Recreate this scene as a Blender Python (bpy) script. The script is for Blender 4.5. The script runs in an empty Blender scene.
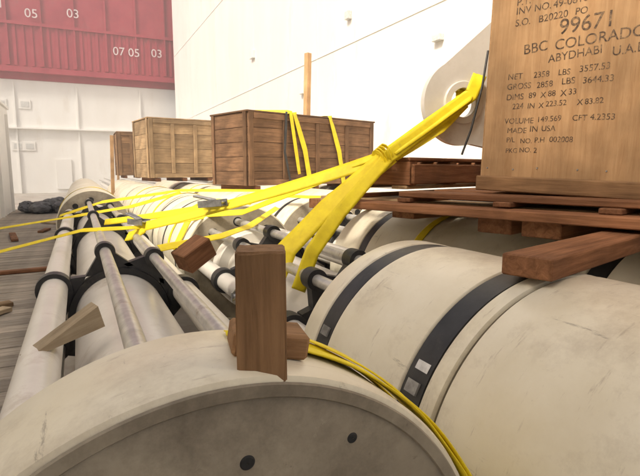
import bpy, bmesh, math, random
from mathutils import Vector, Matrix
random.seed(4)
S=bpy.context.scene
def link(o,parent=None):
    S.collection.objects.link(o)
    if parent: o.parent=parent
    return o
def empty(name,loc=(0,0,0)):
    e=bpy.data.objects.new(name,None); e.location=loc; return link(e)
# ---------------- materials
def base(name):
    m=bpy.data.materials.new(name); m.use_nodes=True
    nt=m.node_tree; b=nt.nodes['Principled BSDF']; return m,nt,b
def mk(nt,t,**k):
    n=nt.nodes.new(t)
    for a,v in k.items(): setattr(n,a,v)
    return n
def paint(name,c1,c2,scale=3,rough=.5,bump=.05,dirt=None,dscale=1.5,dlo=.5,dhi=.72,stretch=(1,1,1),metal=0,spec=.5,scuff=None):
    m,nt,b=base(name); L=nt.links
    tc=mk(nt,'ShaderNodeTexCoord'); mp=mk(nt,'ShaderNodeMapping'); mp.inputs['Scale'].default_value=stretch
    L.new(tc.outputs['Object'],mp.inputs['Vector'])
    n=mk(nt,'ShaderNodeTexNoise'); n.inputs['Scale'].default_value=scale; n.inputs['Detail'].default_value=7; n.inputs['Roughness'].default_value=.65
    L.new(mp.outputs[0],n.inputs['Vector'])
    r=mk(nt,'ShaderNodeValToRGB'); r.color_ramp.elements[0].position=.35; r.color_ramp.elements[1].position=.65
    r.color_ramp.elements[0].color=(*c1,1); r.color_ramp.elements[1].color=(*c2,1)
    L.new(n.outputs['Fac'],r.inputs[0]); col=r.outputs[0]
    def layer(col,sc,lo,hi,dc,st=None,amt=1,rot=(.2,.3,.35)):
        d=mk(nt,'ShaderNodeTexNoise'); d.inputs['Scale'].default_value=sc; d.inputs['Detail'].default_value=8; d.inputs['Roughness'].default_value=.75
        if st:
            m2=mk(nt,'ShaderNodeMapping'); m2.inputs['Scale'].default_value=st; m2.inputs['Rotation'].default_value=rot; L.new(tc.outputs['Object'],m2.inputs['Vector']); L.new(m2.outputs[0],d.inputs['Vector'])
        else: L.new(mp.outputs[0],d.inputs['Vector'])
        q=mk(nt,'ShaderNodeMapRange'); q.inputs[1].default_value=lo; q.inputs[2].default_value=hi; q.inputs[4].default_value=amt
        L.new(d.outputs['Fac'],q.inputs[0])
        mx=mk(nt,'ShaderNodeMix',data_type='RGBA'); L.new(q.outputs[0],mx.inputs[0]); L.new(col,mx.inputs[6]); mx.inputs[7].default_value=(*dc,1)
        return mx.outputs[2]
    if dirt: col=layer(col,dscale,dlo,dhi,dirt)
    if scuff:
        col=layer(col,2.5,.6,.68,scuff,(2,14,2),.5)
        col=layer(col,3.2,.63,.69,(.12,.09,.06),(9,1.2,9),.5,(0,0,.5))
        col=layer(col,30,.66,.74,(.1,.08,.05),(1,1,1),.6)
    L.new(col,b.inputs['Base Color']); b.inputs['Roughness'].default_value=rough; b.inputs['Metallic'].default_value=metal
    b.inputs['Specular IOR Level'].default_value=spec
    if bump:
        bp=mk(nt,'ShaderNodeBump'); bp.inputs['Strength'].default_value=bump; bp.inputs['Distance'].default_value=.02
        L.new(n.outputs['Fac'],bp.inputs['Height']); L.new(bp.outputs[0],b.inputs['Normal'])
    return m
def wood(name,c1,c2,axis=0,rough=.8):
    m,nt,b=base(name); L=nt.links
    tc=mk(nt,'ShaderNodeTexCoord'); mp=mk(nt,'ShaderNodeMapping')
    s=[14,14,14]; s[axis]=.9; mp.inputs['Scale'].default_value=s
    oi=mk(nt,'ShaderNodeObjectInfo'); ml=mk(nt,'ShaderNodeMath',operation='MULTIPLY'); ml.inputs[1].default_value=37
    L.new(oi.outputs['Random'],ml.inputs[0]); L.new(ml.outputs[0],mp.inputs['Location']); L.new(tc.outputs['Object'],mp.inputs['Vector'])
    n=mk(nt,'ShaderNodeTexNoise'); n.inputs['Scale'].default_value=2.2; n.inputs['Detail'].default_value=7; n.inputs['Roughness'].default_value=.7; n.inputs['Distortion'].default_value=.6
    L.new(mp.outputs[0],n.inputs['Vector'])
    r=mk(nt,'ShaderNodeValToRGB'); r.color_ramp.elements[0].position=.33; r.color_ramp.elements[1].position=.66
    r.color_ramp.elements[0].color=(*c1,1); r.color_ramp.elements[1].color=(*c2,1); L.new(n.outputs['Fac'],r.inputs[0])
    g=mk(nt,'ShaderNodeTexNoise'); g.inputs['Scale'].default_value=2.5; g.inputs['Detail'].default_value=5; L.new(tc.outputs['Object'],g.inputs['Vector'])
    mr=mk(nt,'ShaderNodeMapRange'); mr.inputs[1].default_value=.3; mr.inputs[2].default_value=.7; mr.inputs[3].default_value=.55; mr.inputs[4].default_value=1.2; L.new(g.outputs['Fac'],mr.inputs[0])
    rr=mk(nt,'ShaderNodeMapRange'); rr.inputs[3].default_value=.75; rr.inputs[4].default_value=1.2; L.new(oi.outputs['Random'],rr.inputs[0])
    m2=mk(nt,'ShaderNodeMath',operation='MULTIPLY'); L.new(mr.outputs[0],m2.inputs[0]); L.new(rr.outputs[0],m2.inputs[1])
    mx=mk(nt,'ShaderNodeVectorMath',operation='SCALE'); L.new(r.outputs[0],mx.inputs[0]); L.new(m2.outputs[0],mx.inputs['Scale'])
    L.new(mx.outputs[0],b.inputs['Base Color']); b.inputs['Roughness'].default_value=rough; b.inputs['Specular IOR Level'].default_value=.25
    bp=mk(nt,'ShaderNodeBump'); bp.inputs['Strength'].default_value=.4; bp.inputs['Distance'].default_value=.01
    L.new(n.outputs['Fac'],bp.inputs['Height']); L.new(bp.outputs[0],b.inputs['Normal'])
    return m
FOAM=paint('foam_cream',(.66,.60,.45),(.76,.71,.57),2.5,.36,.05,dirt=(.33,.26,.18),dscale=2.2,dlo=.52,dhi=.88,scuff=(.3,.23,.17))
FOAMEND=paint('foam_end_shaded_grimy',(.23,.195,.145),(.36,.315,.235),3.5,.6,.1,dirt=(.10,.08,.055),dscale=3,dlo=.45,dhi=.75,scuff=(.46,.41,.31))  # foam with end-face shade painted into a darker base, grime and scuffs on top
PIPE=paint('pipe_white',(.64,.61,.55),(.76,.73,.67),3,.3,.03,dirt=(.3,.22,.15),dscale=3,dlo=.55,dhi=.85)
STEEL=paint('steel_rod',(.42,.41,.38),(.62,.60,.56),14,.35,.05,metal=.55,dirt=(.26,.17,.1),dscale=8,dlo=.58,dhi=.75)
BLACK=paint('black_rubber',(.012,.012,.013),(.03,.03,.031),8,.45,.1,dirt=(.1,.09,.075),dscale=5,dlo=.55,dhi=.85)
HOLE=paint('hole_dark',(.01,.01,.01),(.02,.02,.02),8,.8,0)
YEL=paint('yellow_webbing',(.72,.55,.008),(.85,.69,.012),9,.6,.06,dirt=(.44,.32,.03),dscale=7,dlo=.58,dhi=.85)
WALL=paint('hull_white',(.81,.79,.75),(.86,.85,.82),.8,.5,.02,dirt=(.64,.58,.5),dscale=.9,dlo=.58,dhi=.85,stretch=(1,1,.25))
RED=paint('red_paint',(.32,.025,.05),(.42,.045,.07),.8,.5,.02,dirt=(.25,.07,.08),dscale=.8,dlo=.55,dhi=.8)
GREY=paint('buckle_steel',(.2,.2,.2),(.4,.4,.4),20,.35,.1,metal=.8)
DECK=paint('deck_paint',(.34,.31,.27),(.5,.47,.42),1.3,.7,.1,dirt=(.22,.15,.1),dscale=.9,dlo=.5,dhi=.75)
INK=paint('stencil_ink',(.035,.022,.015),(.12,.075,.05),16,.8,0,dirt=(.36,.23,.12),dscale=26,dlo=.46,dhi=.62)
WTXT=paint('white_letter',(.6,.5,.5),(.75,.7,.7),4,.6,0)
LABEL=paint('label_white',(.5,.5,.48),(.75,.75,.73),30,.6,0)
TARP=paint('tarp_dark',(.08,.08,.09),(.2,.2,.2),5,.6,.2)
W={}
for ax in range(3):
    W['tan',ax]=wood('wood_tan%d'%ax,(.30,.19,.10),(.50,.35,.20),ax)
    W['red',ax]=wood('wood_redbrown%d'%ax,(.16,.068,.03),(.37,.175,.085),ax)
    W['brown',ax]=wood('wood_brown%d'%ax,(.17,.092,.043),(.34,.195,.095),ax)
    W['dark',ax]=wood('wood_darkbrown%d'%ax,(.11,.06,.032),(.25,.14,.075),ax)
    W['pale',ax]=wood('wood_pale%d'%ax,(.42,.32,.2),(.62,.5,.34),ax)
    W['ply',ax]=wood('wood_ply%d'%ax,(.48,.275,.13),(.64,.40,.205),ax)
    W['grey',ax]=wood('wood_weathered%d'%ax,(.32,.27,.21),(.54,.48,.40),ax)
# ---------------- geometry helpers
def obj(name,bm,mat,parent=None,smooth=False):
    me=bpy.data.meshes.new(name); bm.to_mesh(me); bm.free()
    if smooth:
        for p in me.polygons: p.use_smooth=True
    me.materials.append(mat); o=bpy.data.objects.new(name,me); return link(o,parent)
def box(name,size,loc,mat,parent=None,rot=(0,0,0),bev=.006,jag=0):
    bm=bmesh.new(); bmesh.ops.create_cube(bm,size=1); bmesh.ops.scale(bm,vec=size,verts=bm.verts)
    if bev: bmesh.ops.bevel(bm,geom=bm.edges[:],offset=min(bev,min(size)*.3),segments=1,affect='EDGES')
    if jag:
        bmesh.ops.subdivide_edges(bm,edges=bm.edges[:],cuts=3,use_grid_fill=True)
        for v in bm.verts: v.co+=Vector([random.uniform(-jag,jag) for _ in range(3)])
    o=obj(name,bm,mat,parent); o.location=loc; o.rotation_euler=rot; return o
def lathe(name,prof,mat,parent,loc,segs=96,a0=0,a1=2*math.pi,sharp=35,endmat=None):
    bm=bmesh.new(); full=abs(a1-a0-2*math.pi)<1e-4
    n=segs if full else segs+1; rings=[]
    for (r,y) in prof:
        rings.append([bm.verts.new((r*math.sin(a0+(a1-a0)*i/segs),y,r*math.cos(a0+(a1-a0)*i/segs))) for i in range(n)])
    k=0; last=len(prof)-2
    for A,B in zip(rings,rings[1:]):
        for i in range(segs):
            j=(i+1)%n; f=bm.faces.new((A[i],A[j],B[j],B[i]))
            if endmat and k in (0,last): f.material_index=1
        k+=1
    bmesh.ops.recalc_face_normals(bm,faces=bm.faces)
    for e in bm.edges:
        if len(e.link_faces)==2 and e.calc_face_angle(0)>math.radians(sharp): e.smooth=False
    o=obj(name,bm,mat,parent,True); o.location=loc
    if endmat: o.data.materials.append(endmat)
    return o
def tube(name,pts,r,mat,parent=None,segs=16):
    bm=bmesh.new(); rings=[]; pts=[Vector(p) for p in pts]
    for i,p in enumerate(pts):
        t=(pts[min(i+1,len(pts)-1)]-pts[max(i-1,0)]).normalized()
        u=t.cross(Vector((0,0,1))) if abs(t.z)<.9 else t.cross(Vector((1,0,0))); u.normalize(); v=t.cross(u)
        rings.append([bm.verts.new(p+r*(u*math.cos(2*math.pi*k/segs)+v*math.sin(2*math.pi*k/segs))) for k in range(segs)])
    for A,B in zip(rings,rings[1:]):
        for k in range(segs): bm.faces.new((A[k],A[(k+1)%segs],B[(k+1)%segs],B[k]))
    bm.faces.new(rings[0]); bm.faces.new(rings[-1]); bmesh.ops.recalc_face_normals(bm,faces=bm.faces)
    for e in bm.edges:
        if e.calc_face_angle(0)>.9: e.smooth=False
    return obj(name,bm,mat,parent,True)
def ribbon(name,pts,w,parent=None,hint=(0,0,1),mat=None,sub=14,twist=0,sag=0,wob=.0015):
    pts=[Vector(p) for p in pts]; P=[]
    hs=hint if isinstance(hint,list) else [hint]*len(pts); H=[]
    for i in range(len(pts)-1):
        for k in range(sub):
            t=k/sub; p=pts[i].lerp(pts[i+1],t); p.z-=sag*4*t*(1-t)
            P.append(p); H.append(Vector(hs[i]).lerp(Vector(hs[i+1]),t))
    P.append(pts[-1]); H.append(Vector(hs[-1]))
    bm=bmesh.new(); rows=[]; N=len(P)
    ph=random.random()*6
    for i,p in enumerate(P):
        t=(P[min(i+1,N-1)]-P[max(i-1,0)]).normalized(); s=t.cross(H[i])
        if s.length<1e-3: s=t.cross(Vector((1,.2,0)))
        s.normalize(); s=Matrix.Rotation(twist*i/(N-1)+.06*math.sin(i*.23+ph),3,t)@s; nn=s.cross(t)
        row=[]
        for k,q in enumerate((-.5,-.3,-.1,.1,.3,.5)):
            row.append(bm.verts.new(p+s*w*q+nn*(wob*math.sin(i*.5+q*4+ph)+w*.035*(1 if k%2 else -1)*(.6+.4*math.sin(i*.17+ph)))))
        rows.append(row)
    for A,B in zip(rows,rows[1:]):
        for k in range(5): bm.faces.new((A[k],A[k+1],B[k+1],B[k]))
    o=obj(name,bm,mat or YEL,parent,True)
    so=o.modifiers.new('s','SOLIDIFY'); so.thickness=.003; so.offset=0
    return o
# ---------------- risers
AZ=.65; R=.6; EYE=1.6
def polar(ang,r): return (r*math.sin(math.radians(ang)),r*math.cos(math.radians(ang)))
def module(par,a,b,x,straps=(),holes=()):
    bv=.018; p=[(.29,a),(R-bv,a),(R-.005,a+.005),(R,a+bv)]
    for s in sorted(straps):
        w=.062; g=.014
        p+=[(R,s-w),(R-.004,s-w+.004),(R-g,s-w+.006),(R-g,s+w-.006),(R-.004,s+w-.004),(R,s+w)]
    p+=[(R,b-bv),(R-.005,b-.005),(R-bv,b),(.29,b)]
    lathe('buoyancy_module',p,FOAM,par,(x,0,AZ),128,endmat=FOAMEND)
    for s in straps:
        q=[(R-.013,s-.052),(R-.004,s-.05),(R-.004,s+.05),(R-.013,s+.052)]
        lathe('strap_band',q,BLACK,par,(x,0,AZ),128)
    for ang,hr,rr in holes:
        dx,dz=polar(ang,rr)
        lathe('port_hole',[(0.001,a-.003),(hr,a-.003),(hr+.004,a+.001)],HOLE,par,(x+dx,0,AZ+dz),32)
def clamp(par,x,y,aux):
    lathe('clamp_hub',[(.272,y-.05),(.31,y-.05),(.315,y-.04),(.315,y+.04),(.31,y+.05),(.272,y+.05)],BLACK,par,(x,0,AZ),64)
    for ang,r,rr in aux:
        dx,dz=polar(ang,rr)
        lathe('clamp_cup',[(r+.001,y-.05),(r+.028,y-.05),(r+.03,y),(r+.028,y+.05),(r+.001,y+.05)],BLACK,par,(x+dx,0,AZ+dz),32)
        bm=bmesh.new(); A=math.radians(ang); d=Vector((math.sin(A),0,math.cos(A))); s=Vector((math.cos(A),0,-math.sin(A)))
        c=Vector((x,y,AZ)); r0=.30; r1=rr-r*.7
        q=[]
        for yy in (-.035,.035):
            for rr_,ww in ((r0,.15),(r1,r+.025)):
                for sg in (-1,1): q.append(bm.verts.new(c+d*rr_+s*sg*ww+Vector((0,yy,0))))
        bm.faces.new((q[0],q[1],q[3],q[2])); bm.faces.new((q[4],q[5],q[7],q[6]))
        for i,j in ((0,1),(1,3),(3,2),(2,0)): bm.faces.new((q[i],q[j],q[j+4],q[i+4]))
        bmesh.ops.recalc_face_normals(bm,faces=bm.faces); obj('clamp_web',bm,BLACK,par)
def flange(par,x,y):
    lathe('flange',[(.27,y-.09),(.36,y-.09),(.37,y-.08),(.37,y+.08),(.36,y+.09),(.27,y+.09)],PIPE,par,(x,0,AZ),64)
def riser(x,y0,y1,mods,aux,clamps,flanges=()):
    e=empty('marine_riser_joint',(0,0,0))
    lathe('main_pipe',[(.24,y0),(.27,y0),(.27,y1),(.24,y1)],PIPE,e,(x,0,AZ),64)
    for ang,r,rr in aux:
        dx,dz=polar(ang,rr)
        m=STEEL if r<.06 else PIPE
        lathe('auxiliary_line',[(.001,y0+.0),(r,y0),(r,y1),(.001,y1)],m,e,(x+dx,0,AZ+dz),24)
    for m in mods: module(e,*m[:2],x,*(m[2:]))
    for c in clamps: clamp(e,x,c,aux)
    for f in flanges: flange(e,x,f)
    return e
a1=[(-10,.034,.43),(32,.034,.43),(-62,.078,.43),(75,.078,.43),(-115,.05,.43)]
a2=[(-41,.034,.45),(-4,.034,.43),(-82,.07,.45),(45,.07,.43),(110,.05,.43)]
h1=[(5,.011,.44),(-52,.02,.45),(30,.008,.5)]
h2=[(-41,.045,.43),(-4,.045,.43),(40,.05,.43),(-82,.07,.43),(85,.06,.43)]
r1=riser(.2,.82,34,[(.79,1.08,(),h1),(9.6,12.4,(10.2,11.6),h2),(12.5,15.4,(13,14.8),()),(15.5,18.5,(16,),()),(18.6,23,(),())],a1,[3.5,6.3,8.8],[9.2])
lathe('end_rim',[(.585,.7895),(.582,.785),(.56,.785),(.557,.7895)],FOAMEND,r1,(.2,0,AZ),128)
r2=riser(1.46,-1.5,34,[(-1.4,-.2,(),()),(-.19,1.10,(.1,),()),(1.115,2.05,(1.235,1.86),()),(4.9,6.6,(5.3,6.2),h2),(6.68,9.4,(7.1,8.9),()),(9.5,12.3,(10,),h2),(12.6,15.5,(),()),(15.7,20,(),())],a2,[2.5,3.9],[4.55])
lathe('strap_label',[(R-.002,1.2),(R-.002,1.262)],LABEL,r2,(1.46,0,AZ),8,math.radians(-58.5),math.radians(-55.5))
for s_ in (1.235,1.86):
    lathe('strap_clip',[(R-.003,s_-.03),(R+.004,s_-.028),(R+.004,s_+.028),(R-.003,s_+.03)],GREY,r2,(1.46,0,AZ),8,math.radians(-66),math.radians(-62))
riser(2.72,-1.5,34,[(-1.4,1.2,(.1,),()),(1.22,4.2,(1.6,3.7),()),(5.6,8.2,(6,),h2),(8.3,11,(),()),(11.4,14,(),h2),(14.2,18,(),())],a2,[4.9],[5.3])
riser(3.98,-1.5,34,[(-1.4,3,(),()),(3.1,6,(3.5,),()),(6.4,9.2,(),h2),(9.3,12,(),()),(12.3,16,(),h2)],a1,[6.2])
riser(5.24,-1.5,34,[(-1.4,3.6,(),()),(3.7,7,(),()),(7.1,10,(),h2),(10.4,14,(),h2)],a1,[])
for y in (.95,3.2,6,10.5,14,18,24,30):
    for x0 in (.2,1.46,2.72,3.98,5.24):
        box('dunnage_bearer',(1.1,.16,.046),(x0,y,.028),W['tan',0])
        for sg in (-1,1):
            e=box('timber_chock',(.16,.14,.12),(x0+sg*.36,y,.11),W['red',0],rot=(0,sg*-.5,0)) if y>4 else None
# ---------------- setting
bm=bmesh.new(); bmesh.ops.create_grid(bm,x_segments=2,y_segments=2,size=400); obj('ship_deck',bm,DECK)
td=empty('timber_deck_sheathing')
y=.3
while y<24:
    wd=random.uniform(.2,.3)
    box('deck_plank',(1.95+random.uniform(-.1,.1),wd-.012,.022),(-1.36,y+wd/2,.0155+random.uniform(0,.004)),W['grey',0],td,rot=(0,0,random.uniform(-.004,.004)),bev=.003)
    y+=wd
def bulkhead(name,x,y0,y1,h,side,t=.3):
    e=empty(name)
    box('plating',(t,y1-y0,h),(x,(y0+y1)/2,h/2),WALL,e,bev=0)
    return e,x+side*(t/2)
lb,xs=bulkhead('ship_bulwark',-2.5,-6,23,3.9,1)
for k in range(10): box('stiffener',(.1,.02,3.6),(xs+.05,-4+k*2.9,1.85),WALL,lb,bev=0)
box('top_rail',(.44,29,.08),(-2.5,8.5,3.94),WALL,lb)
dh=empty('added_shade_block')  # invented block out of view, added to keep sun off the foreground
box('shade_block_body',(4,13,8.0),(-5.1,-5.9,4.0),WALL,dh,bev=.02)
box('shade_block_top',(4.4,13.3,.15),(-5.1,-5.9,8.08),WALL,dh)
for yy in (-9,-6,-3,-1):
    box('window_frame',(.05,.7,.8),(-3.075,yy,5.6),GREY,dh); box('window_glass',(.02,.55,.65),(-3.04,yy,5.6),HOLE,dh,bev=0)  # mock windows on the added sun blocker
rw,xr=bulkhead('ship_superstructure_wall',6.8,-6,38,17,-1)
for z in (4.9,9.6):
    box('weld_seam',(.02,44,.025),(xr-.01,16,z),WALL,rw,bev=0)
for y in range(-4,38,6):
    box('weld_seam',(.012,.03,16.9),(xr-.006,y,8.5),WALL,rw,bev=0)
for (y,z,w,h) in ((12.0,5.6,.2,.2),(15,4.2,.3,.4),(6.2,4.3,.1,.3),(8.3,4.2,.25,.12),(20,6.2,.4,.3)):
    box('bracket',(.12,w,h),(xr-.06,y,z),LABEL if h<.25 else WALL,rw)
fb=empty('forecastle_bulkhead')
box('plating',(26,.3,7.6),(-4,40,3.8),WALL,fb,bev=0)
for i,x in enumerate((-3.6,.2,4.4)):
    box('stiffener',(.1,.12,7.4),(x,39.79,3.7),WALL,fb,bev=0)
for x,z in ((-4.4,6.0),(-3.0,6.0),(-3.6,3.2),(-2.9,3.2)):
    box('window_frame',(.7,.06,.6),(x,39.82,z),WALL,fb); box('window_glass',(.45,.03,.35),(x,39.78,z),LABEL,fb,bev=0)
box('door',(1,.08,2.1),(-.9,39.8,1.3),WALL,fb); box('mid_ledge',(26,.3,.1),(-4,39.7,4.4),WALL,fb)
hc=empty('red_hatch_cover')
box('cover_panel',(26,3,8),(-4.6,41.2,12.1),RED,hc,bev=0)
box('cover_lip',(26,.5,.35),(-4.6,39.5,8.2),RED,hc,bev=0)
box('cover_underframe',(24,.3,.5),(-4.6,39.9,7.86),RED,hc,bev=0)
for x in range(-16,9,2): box('rib',(.12,.12,7.4),(x+.3,39.64,12.2),RED,hc,bev=0)
box('cover_rib',(26,.14,.2),(-4.6,39.63,11.2),RED,hc,bev=0)
for k in range(52): box('corrugation',(.18,.05,2.6),(-17.3+k*.5,39.67,9.8),RED,hc,bev=0)
def text(s,size,loc,rot,mat,par,ext=.002,name='lettering',sc=(1,1,1)):
    c=bpy.data.curves.new(name,'FONT'); c.body=s; c.size=size; c.extrude=ext; c.materials.append(mat)
    o=bpy.data.objects.new(name,c); o.location=loc; o.rotation_euler=rot; o.scale=sc; return link(o,par)
for s,x,z in (('05',-2.6,11.6),('03',-.1,11.9),('07 05',2.7,9.7),('03',5.3,9.8),('11',-4.5,12)):
    text(s,.8,(x,39.5,z),(math.pi/2,0,0),WTXT,hc)
# ---------------- crates
def crate(name,L,D,H,loc,yaw,kind,battens=True,nb=5,rows=6,cleat='red'):
    e=empty(name,loc); e.rotation_euler=(0,0,yaw)
    box('core',(L-.04,D-.04,H-.04),(L/2,D/2,H/2),W[kind,0],e,bev=0)
    bh=H/rows
    for k in range(rows):
        z=bh*(k+.5)
        box('front_board',(L,.022,bh-.008),(L/2,-.0,z),W[kind,0],e,bev=.003)
        box('back_board',(L,.022,bh-.008),(L/2,D,z),W[kind,0],e,bev=.003)
        box('side_board',(.022,D-.03,bh-.008),(0,D/2,z),W[kind,1],e,bev=.003)
        box('side_board',(.022,D-.03,bh-.008),(L,D/2,z),W[kind,1],e,bev=.003)
    if battens:
        for x in (.05,L-.05): box('corner_batten',(.1,.03,H),(x,-.027,H/2),W[kind,2],e)
        for k in range(1,nb): box('batten',(.09,.03,H-.22),(L*k/nb,-.027,H/2),W[kind,2],e)
        box('top_batten',(L-.21,.03,.1),(L/2,-.027,H-.055),W[kind,0],e); box('bottom_batten',(L-.21,.03,.1),(L/2,-.027,.055),W[kind,0],e)
        for y in (.05,D-.05): box('side_batten',(.03,.09,H),(-.027,y,H/2),W[kind,2],e)
    box('lid',(L+.08,D+.08,.03),(L/2,D/2,H+.016),W[kind,0],e)
    for k in range(3): box('skid',(.12,D,.09),(.2+k*(L-.4)/2,D/2,-.047),W[cleat,1],e)
    return e
bc=crate('wooden_crate',3.2,1.15,1.27,(2.66,8.4,1.32),math.radians(16.6),'dark',rows=5,nb=4)
crate('wooden_crate',1.75,1.4,1.45,(1.6,13,1.4),math.radians(8),'tan',rows=4,nb=3)
crate('wooden_crate',1.3,1.4,1.5,(1.3,19,1.4),math.radians(0),'brown',rows=4,nb=3)
crate('wooden_crate',1.9,1.4,1.0,(3.6,15,1.4),math.radians(5),'pale',rows=4,nb=3)
crate('wooden_crate',1.6,1.2,1.1,(3.9,22,1.4),math.radians(5),'tan',rows=4,nb=3)
YAW=math.atan2(-.961,.276)
C=Vector((2.17,2.3,1.48))
E1=Vector((.276,-.961,0)); E2=Vector((.961,.276,0))
big=empty('stencilled_plywood_crate',C); big.rotation_euler=(0,math.radians(1.7),YAW)
box('shell',(2.3,2.2,2.1),(1.15,1.1,1.05),W['ply',0],big,bev=.006)
box('face_panel',(1.16,.014,2.08),(.6,-.008,1.05),W['ply',2],big,bev=.002)
box('face_panel',(1.1,.014,2.08),(1.74,-.008,1.05),W['ply',2],big,bev=.002)
box('bottom_rail',(2.3,.03,.085),(1.15,-.03,.045),W['brown',0],big)
for k in range(7):
    for zz in (.13,1.2):
        lathe('nail_head',[(.0005,-.003),(.004,-.003),(.005,0)],GREY,big,(.06+k*.16+random.uniform(-.03,.03),-.0155,zz+random.uniform(-.01,.01)),10)
def st(s,size,x,z,rz=0,sx=1):
    xx=x+.02
    for wd in s.split(' '):
        if wd:
            text(wd,size*.88*random.uniform(.94,1.06),(xx,-.0158,z*.82+.17+random.uniform(-.004,.004)),(math.pi/2,rz+random.uniform(-.03,.03),0),INK,big,.0004,'stencil',(sx,1,1))
        xx+=(len(wd)*.56+.32)*size*.9*sx
st('UNITED STATES',.07,.14,1.10); st('P.T. NO 61 A-00791',.058,.14,1.03); st('INV NO. 49-08189',.056,.14,.965); st('S.O. B20220 PO',.056,.14,.895)
st('99671',.12,.38,.80,-.03); st('BBC  COLORADO',.080,.20,.705,-.03,1); st('ABYDHABI  U.A.E',.07,.34,.63,-.03,.95)
st('NET     2358  LBS  3557.53',.05,.12,.55); st('GROSS   2858  LBS  3644.33',.05,.12,.485); st('DIMS  89 X 88 X 33',.05,.12,.42)
st('224 IN X 223.52 X 83.82',.048,.16,.355); st('VOLUME   149.569 CFT 4.2353',.048,.12,.265); st('MADE  IN USA',.05,.14,.20); st('P/L NO. P.H 002008',.045,.14,.13); st('PKG NO. 2',.045,.14,.065)
dp=empty('dunnage_platform')
def along(e,L,w,h,c,kind,nm='plank',jit=.02):
    yaw=YAW if e==1 else YAW+math.pi/2
    return box(nm,(L,w,h),c,W[kind,0],dp,rot=(random.uniform(-.005,.005),random.uniform(-.003,.003),yaw+random.uniform(-jit,jit)),bev=.005)
def at(a,b,z):
    v=C+E1*a+E2*b; return (v.x,v.y,z)
for a,b in ((-1.7,1.7),(-.6,1.55),(.2,1.3),(.5,1.25),(1.4,.85),(2.1,1.1)):
    along(2,3.0,.2,.086,at(a,b,1.299),'red','cross_timber')
along(2,3.3,.17,.072,at(.88,.47,1.292),'red','cross_timber',.005)
for i,b in enumerate((-.22,.05,.32,.6,.9,1.2,1.5,1.8)):
    along(1,3.9-(i==0)*.5,.22,.05,at(.55+(i==0)*.3,b,1.371),('red','tan','grey','brown')[i%4])
for a in (-1.0,-.4,.25,.8,1.5,2.0):
    along(2,2.5,.1,.028,at(a,1.02,1.412),'red')
for i,b in enumerate((-.06,.3,.66,1.0,1.4,1.8)):
    along(1,2.9,.24,.034,at(1.0,b,1.444),'red')
pl=empty('wooden_pallet')
for i in range(4):
    box('deck_board',(.13,1.7,.025),at(-.67-.16*i,.95,1.675),W['red',1],pl,rot=(0,0,YAW))
for b in (.15,.65,1.2,1.75):
    box('stringer',(.62,.09,.17),at(-.92,b,1.575),W['red',0],pl,rot=(0,0,YAW))
box('side_board',(.03,1.7,.14),at(-.58,.95,1.57),W['red',1],pl,rot=(0,0,YAW))
for i in range(2): box('bottom_board',(.14,1.7,.025),at(-.7-.4*i,.95,1.475),W['tan',1],pl,rot=(0,0,YAW))
# ---------------- padeye
HC=Vector((2.59,2.97,2.09))
pe=empty('lifting_padeye',HC); pe.rotation_euler=(0,0,math.atan2(.1,.95)-.3)
bm=bmesh.new(); N=40; ro,ri=.31,.105
outer=[]
ang0,ang1=math.radians(120),math.radians(285)
for i in range(N):
    a=ang0+(ang1-ang0)*i/(N-1); outer.append((ro*math.cos(a),ro*math.sin(a)))
outer+=[(.35,-.35),(.6,-.35),(.6,.62),(.25,.62)]
hole=[(ri*math.cos(2*math.pi*i/N),ri*math.sin(2*math.pi*i/N)) for i in range(N)]
def loop(pts,y): return [bm.verts.new((x,y,z)) for x,z in pts]
T=.03; lo=[loop(outer,-T),loop(outer,T)]; lh=[loop(hole,-T),loop(hole,T)]
for a,b in ((lo[0],lo[1]),(lh[0],lh[1])):
    n=len(a)
    for i in range(n): bm.faces.new((a[i],a[(i+1)%n],b[(i+1)%n],b[i]))
for k in (0,1):
    ed=[]
    for l in (lo[k],lh[k]):
        for i in range(len(l)): ed.append(bm.edges.get((l[i],l[(i+1)%len(l)])))
    bmesh.ops.triangle_fill(bm,edges=ed,use_beauty=True)
bmesh.ops.recalc_face_normals(bm,faces=bm.faces)
obj('lug_plate',bm,PIPE,pe)
lathe('cheek_ring',[(.106,-.05),(.15,-.05),(.155,-.045),(.155,-.028)],PIPE,pe,(0,0,0),48)
box('support_post',(.2,.2,1.1),(.72,.0,.07),WALL,pe)
box('base_plate',(.4,.4,.03),(.72,0,-.42+.04),WALL,pe)
# ---------------- lashings
ls=empty('yellow_ratchet_lashing')
K=Vector((1.93,3.0,1.68))
n1=(-.35,-.75,.55)
def V(*a): return Vector(a)
ribbon('webbing',[HC+V(.02,.10,.16),HC+V(.03,.0,.09),HC+V(-.05,-.09,0.02),K+V(.05,-.03,.05)],.12,ls,n1,twist=.5)
ribbon('webbing',[HC+V(.10,-.08,.20),HC+V(.0,-.11,.05),K+V(.0,-.06,.0)],.10,ls,n1,twist=-.5)
ribbon('webbing',[HC+V(.02,.0,.0),HC+V(-.25,-.06,-.20),K+V(.1,.0,.0)],.10,ls,n1,twist=.6)
ribbon('webbing',[K+V(.04,-.03,.02),V(1.5,2.98,1.36),V(1.16,2.9,1.10),V(1.08,2.9,.9)],.14,ls,n1,twist=.4)
ribbon('webbing',[K+V(0,-.06,0),V(1.5,2.82,1.33),V(1.22,2.64,1.12),V(1.12,2.62,.9)],.09,ls,n1,twist=-.5)
ribbon('webbing',[K,V(.5,4.5,1.12),V(.35,4.65,1.02)],.10,ls,n1,twist=.3,sag=.02)
ribbon('webbing',[K+V(0,0,.03),V(1.1,4.0,1.33),V(.2,5.2,1.1)],.06,ls,n1,twist=-.3,sag=.01)
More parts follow.
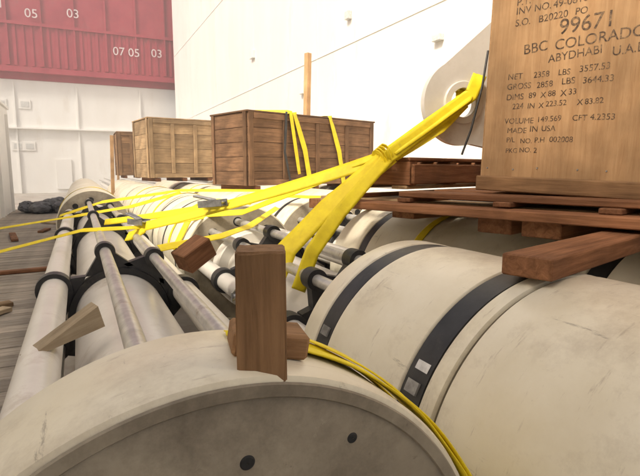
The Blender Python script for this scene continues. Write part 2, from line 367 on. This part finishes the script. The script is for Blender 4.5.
ribbon('webbing',[K+V(.03,.03,.02),V(1.4,4.6,1.2),V(1.0,5.1,1.14),V(.82,5.1,.8)],.07,ls,n1,twist=.4)
ribbon('webbing',[K+V(.05,.05,0),V(2.4,4.9,1.3),V(2.3,6,1.27)],.06,ls,n1,twist=.3)
for k in range(4):
    pts=[]; 
    for i in range(13):
        a=2*math.pi*i/12; pts.append(K+V(.02*k-.03,0,.015*k-.02)+V(-.035*math.sin(a)*.6,.06*math.cos(a),.065*math.sin(a)))
    ribbon('webbing_turn',pts,.035,ls,(-.8,-.1,-.6),sub=2)
tube('rope',[HC+V(.12,-.13,.36),HC+V(.06,-.15,.1),HC+V(.0,-.12,-.2),HC+V(-.06,-.1,-.38)],.008,BLACK,ls,8)
def wrap(x,y,a0,a1,r,w,dy=0,sub=2,par=None):
    pts=[];hs=[]; n=22
    for i in range(n+1):
        a=math.radians(a0+(a1-a0)*i/n); pts.append((x+r*math.sin(a),y+dy*i/n,AZ+r*math.cos(a))); hs.append((math.sin(a),0,math.cos(a)))
    return ribbon('webbing',pts,w,par or ls,hs,sub=sub,wob=.001)
fl=empty('yellow_ratchet_lashing')
wrap(.2,1.0,6,95,.606,.07,-.05,par=fl); wrap(.2,.97,12,80,.612,.085,-.17,par=fl); wrap(.2,1.04,10,70,.620,.05,-.24,par=fl)
ribbon('webbing',[(.95,2.6,1.04),(.75,2.35,.95),(.68,2.2,.75),(.66,2.2,.5)],.08,fl,(-.7,-.7,.3),twist=.9)
def ratchet(loc,yaw,pitch=0,sc=1):
    e=empty('ratchet_buckle',loc); e.rotation_euler=(0,pitch,yaw); e.scale=(sc,)*3
    for s in (-.03,.03): box('cheek',(.16,.006,.04),(0,s,0),GREY,e)
    for dx in (-.06,0,.06):
        tube('spindle',[(dx,-.03,0),(dx,.03,0)],.01,GREY,e,10)
    box('handle',(.13,.05,.012),(.05,0,.035),GREY,e,rot=(0,-.25,0)); return e
ratchet((.95,3.95,1.335),math.radians(133),.1,1.4); ratchet((.70,2.32,1.0),math.radians(60),.0,1.2); ratchet((.45,4.6,1.15),math.radians(120),0,1.3)
fs=empty('yellow_ratchet_lashing')
for x,y in ((1.46,5.75),(1.46,7.6),(2.72,7.2),(1.46,10.8),(.2,11),(2.72,12),(2.72,3.0)): wrap(x,y,-80,60,.606,.09,.15,par=fs)
ribbon('webbing',[(-2.3,6.5,.35),(.0,4.4,1.12),(.5,4.6,1.1),(1.2,5.0,1.14)],.05,fs,(0,-.6,.8))
ribbon('webbing',[(-2.3,9.5,.5),(-.1,7.2,1.0),(.6,7.0,1.12),(1.3,7.3,1.28)],.06,fs,(0,-.6,.8))
ribbon('webbing',[(-.3,8.6,.9),(.3,8.2,1.12),(1.5,8.3,1.27),(2.7,7.6,1.27)],.07,fs,(0,-.6,.8))
ribbon('webbing',[(.44,3.3,1.1),(.9,3.5,1.13),(1.3,4.1,1.12),(1.9,5.0,1.2)],.06,fs,(0,-.6,.8))
for x0 in (1.0,1.9):
    ribbon('webbing',[(x0,1.2,1.325),(x0,-.05,1.325),(x0+.25,-.06,.65),(x0+.4,-.06,-.05)],.12,bc,[(0,0,1),(0,-.7,.7),(0,-1,0),(0,-1,0)])
ribbon('webbing',[(.9,-.07,.0),(.75,-.08,.6),(.82,-.05,1.325)],.05,bc,(0,-1,0),mat=BLACK)
ribbon('webbing',[(.35,.6,1.34),(.9,-.07,1.32),(1.1,-.07,.2)],.08,bc,(0,-1,.2))
# ---------------- loose timber
box('timber_post',(.088,.088,.238),(.288,.845,1.222+.119),W['brown',2],rot=(.0,.0,math.radians(-20)),bev=.004,jag=.0012)
box('timber_block',(.15,.10,.05),(.325,.92,1.262),W['brown',0],rot=(0,.16,math.radians(-10)))
bm=bmesh.new(); v=[bm.verts.new(p) for p in ((0,0,0),(.3,0,0),(.3,0,.09),(0,.09,0),(.3,.09,0),(.3,.09,.09))]
for f in ((0,1,2),(3,5,4),(0,3,4,1),(1,4,5,2),(0,2,5,3)): bm.faces.new([v[i] for i in f])
bmesh.ops.recalc_face_normals(bm,faces=bm.faces); w=obj('timber_wedge',bm,W['pale',0]); w.location=(-.22,2.05,.90); w.rotation_euler=(0,-.25,math.radians(15))
box('timber_block',(.22,.16,.14),(.66,3.3,1.05),W['red',0],rot=(.1,-.5,math.radians(20)))
box('timber_block',(.2,.5,.12),(-1.4,4.6,.092),W['red',1],rot=(0,0,math.radians(60)))
box('timber_block',(.18,.7,.1),(-1.7,7.0,.082),W['tan',1],rot=(0,0,math.radians(50)))
for i in range(9):
    box('timber_plank',(.14,random.uniform(.6,1.6),.05),(random.uniform(-1.9,-.8),random.uniform(5,20),.06+.001*i),W[random.choice(['tan','red','pale']),1],rot=(0,0,random.uniform(0,3)))
box('timber_pole',(.12,.12,4.2),(4.75,10.6,2.1),W['ply',2],rot=(.0,.03,.3))
for x,y,h in ((3.3,19,3.4),(1.6,24,3.2),(.9,16,2.6)): box('timber_pole',(.1,.1,h),(x,y,h/2+.0),W['ply',2],rot=(0,random.uniform(-.05,.05),0))
bm=bmesh.new()
for i in range(12):
    mt=Matrix.Translation((random.uniform(-.9,.9),random.uniform(-.6,.6),random.uniform(.1,.3)))@Matrix.Diagonal((random.uniform(.2,.4),random.uniform(.2,.4),random.uniform(.12,.28),1))
    bmesh.ops.create_icosphere(bm,subdivisions=3,radius=1,matrix=mt)
for v in bm.verts: v.co+=Vector([random.uniform(-.03,.03) for _ in range(3)])
t=obj('tarpaulin_heap',bm,TARP); t.location=(-1.0,21,0.05)
# ---------------- sea haze standing over the far deck
m=bpy.data.materials.new('haze'); m.use_nodes=True; nt=m.node_tree; nt.nodes.clear()
o_=nt.nodes.new('ShaderNodeOutputMaterial'); vs=nt.nodes.new('ShaderNodeVolumeScatter'); vs.inputs['Density'].default_value=.011; vs.inputs['Anisotropy'].default_value=.2; vs.inputs['Color'].default_value=(1,.98,.94,1)
nt.links.new(vs.outputs[0],o_.inputs['Volume'])
hz=box('sea_haze',(60,64,30),(0,38,14.9),m,bev=0)
# ---------------- light
el,azs=math.radians(46),math.radians(-115)
w=bpy.data.worlds.new('World'); S.world=w; w.use_nodes=True; nt=w.node_tree
sk=nt.nodes.new('ShaderNodeTexSky'); sk.sky_type='NISHITA'; sk.sun_disc=False; sk.sun_elevation=el; sk.sun_rotation=azs; sk.air_density=1; sk.dust_density=9; sk.ozone_density=.2
nt.links.new(sk.outputs[0],nt.nodes['Background'].inputs[0]); nt.nodes['Background'].inputs[1].default_value=.15
sd=bpy.data.lights.new('sun','SUN'); sd.energy=4.2; sd.angle=math.radians(10); sd.color=(1,.92,.79)
so=link(bpy.data.objects.new('sun',sd)); d=Vector((math.sin(azs)*math.cos(el),math.cos(azs)*math.cos(el),math.sin(el)))
so.rotation_euler=d.to_track_quat('Z','Y').to_euler()
cd=bpy.data.cameras.new('camera'); cd.lens=28; cd.sensor_width=36; cd.clip_end=1000; cd.clip_start=.02
co=link(bpy.data.objects.new('camera',cd)); co.location=(0,0,EYE); co.rotation_euler=(math.radians(90-7.8),0,math.radians(-25.7)); S.camera=co
S.view_settings.view_transform='Standard'; S.view_settings.look='None'; S.view_settings.exposure=0
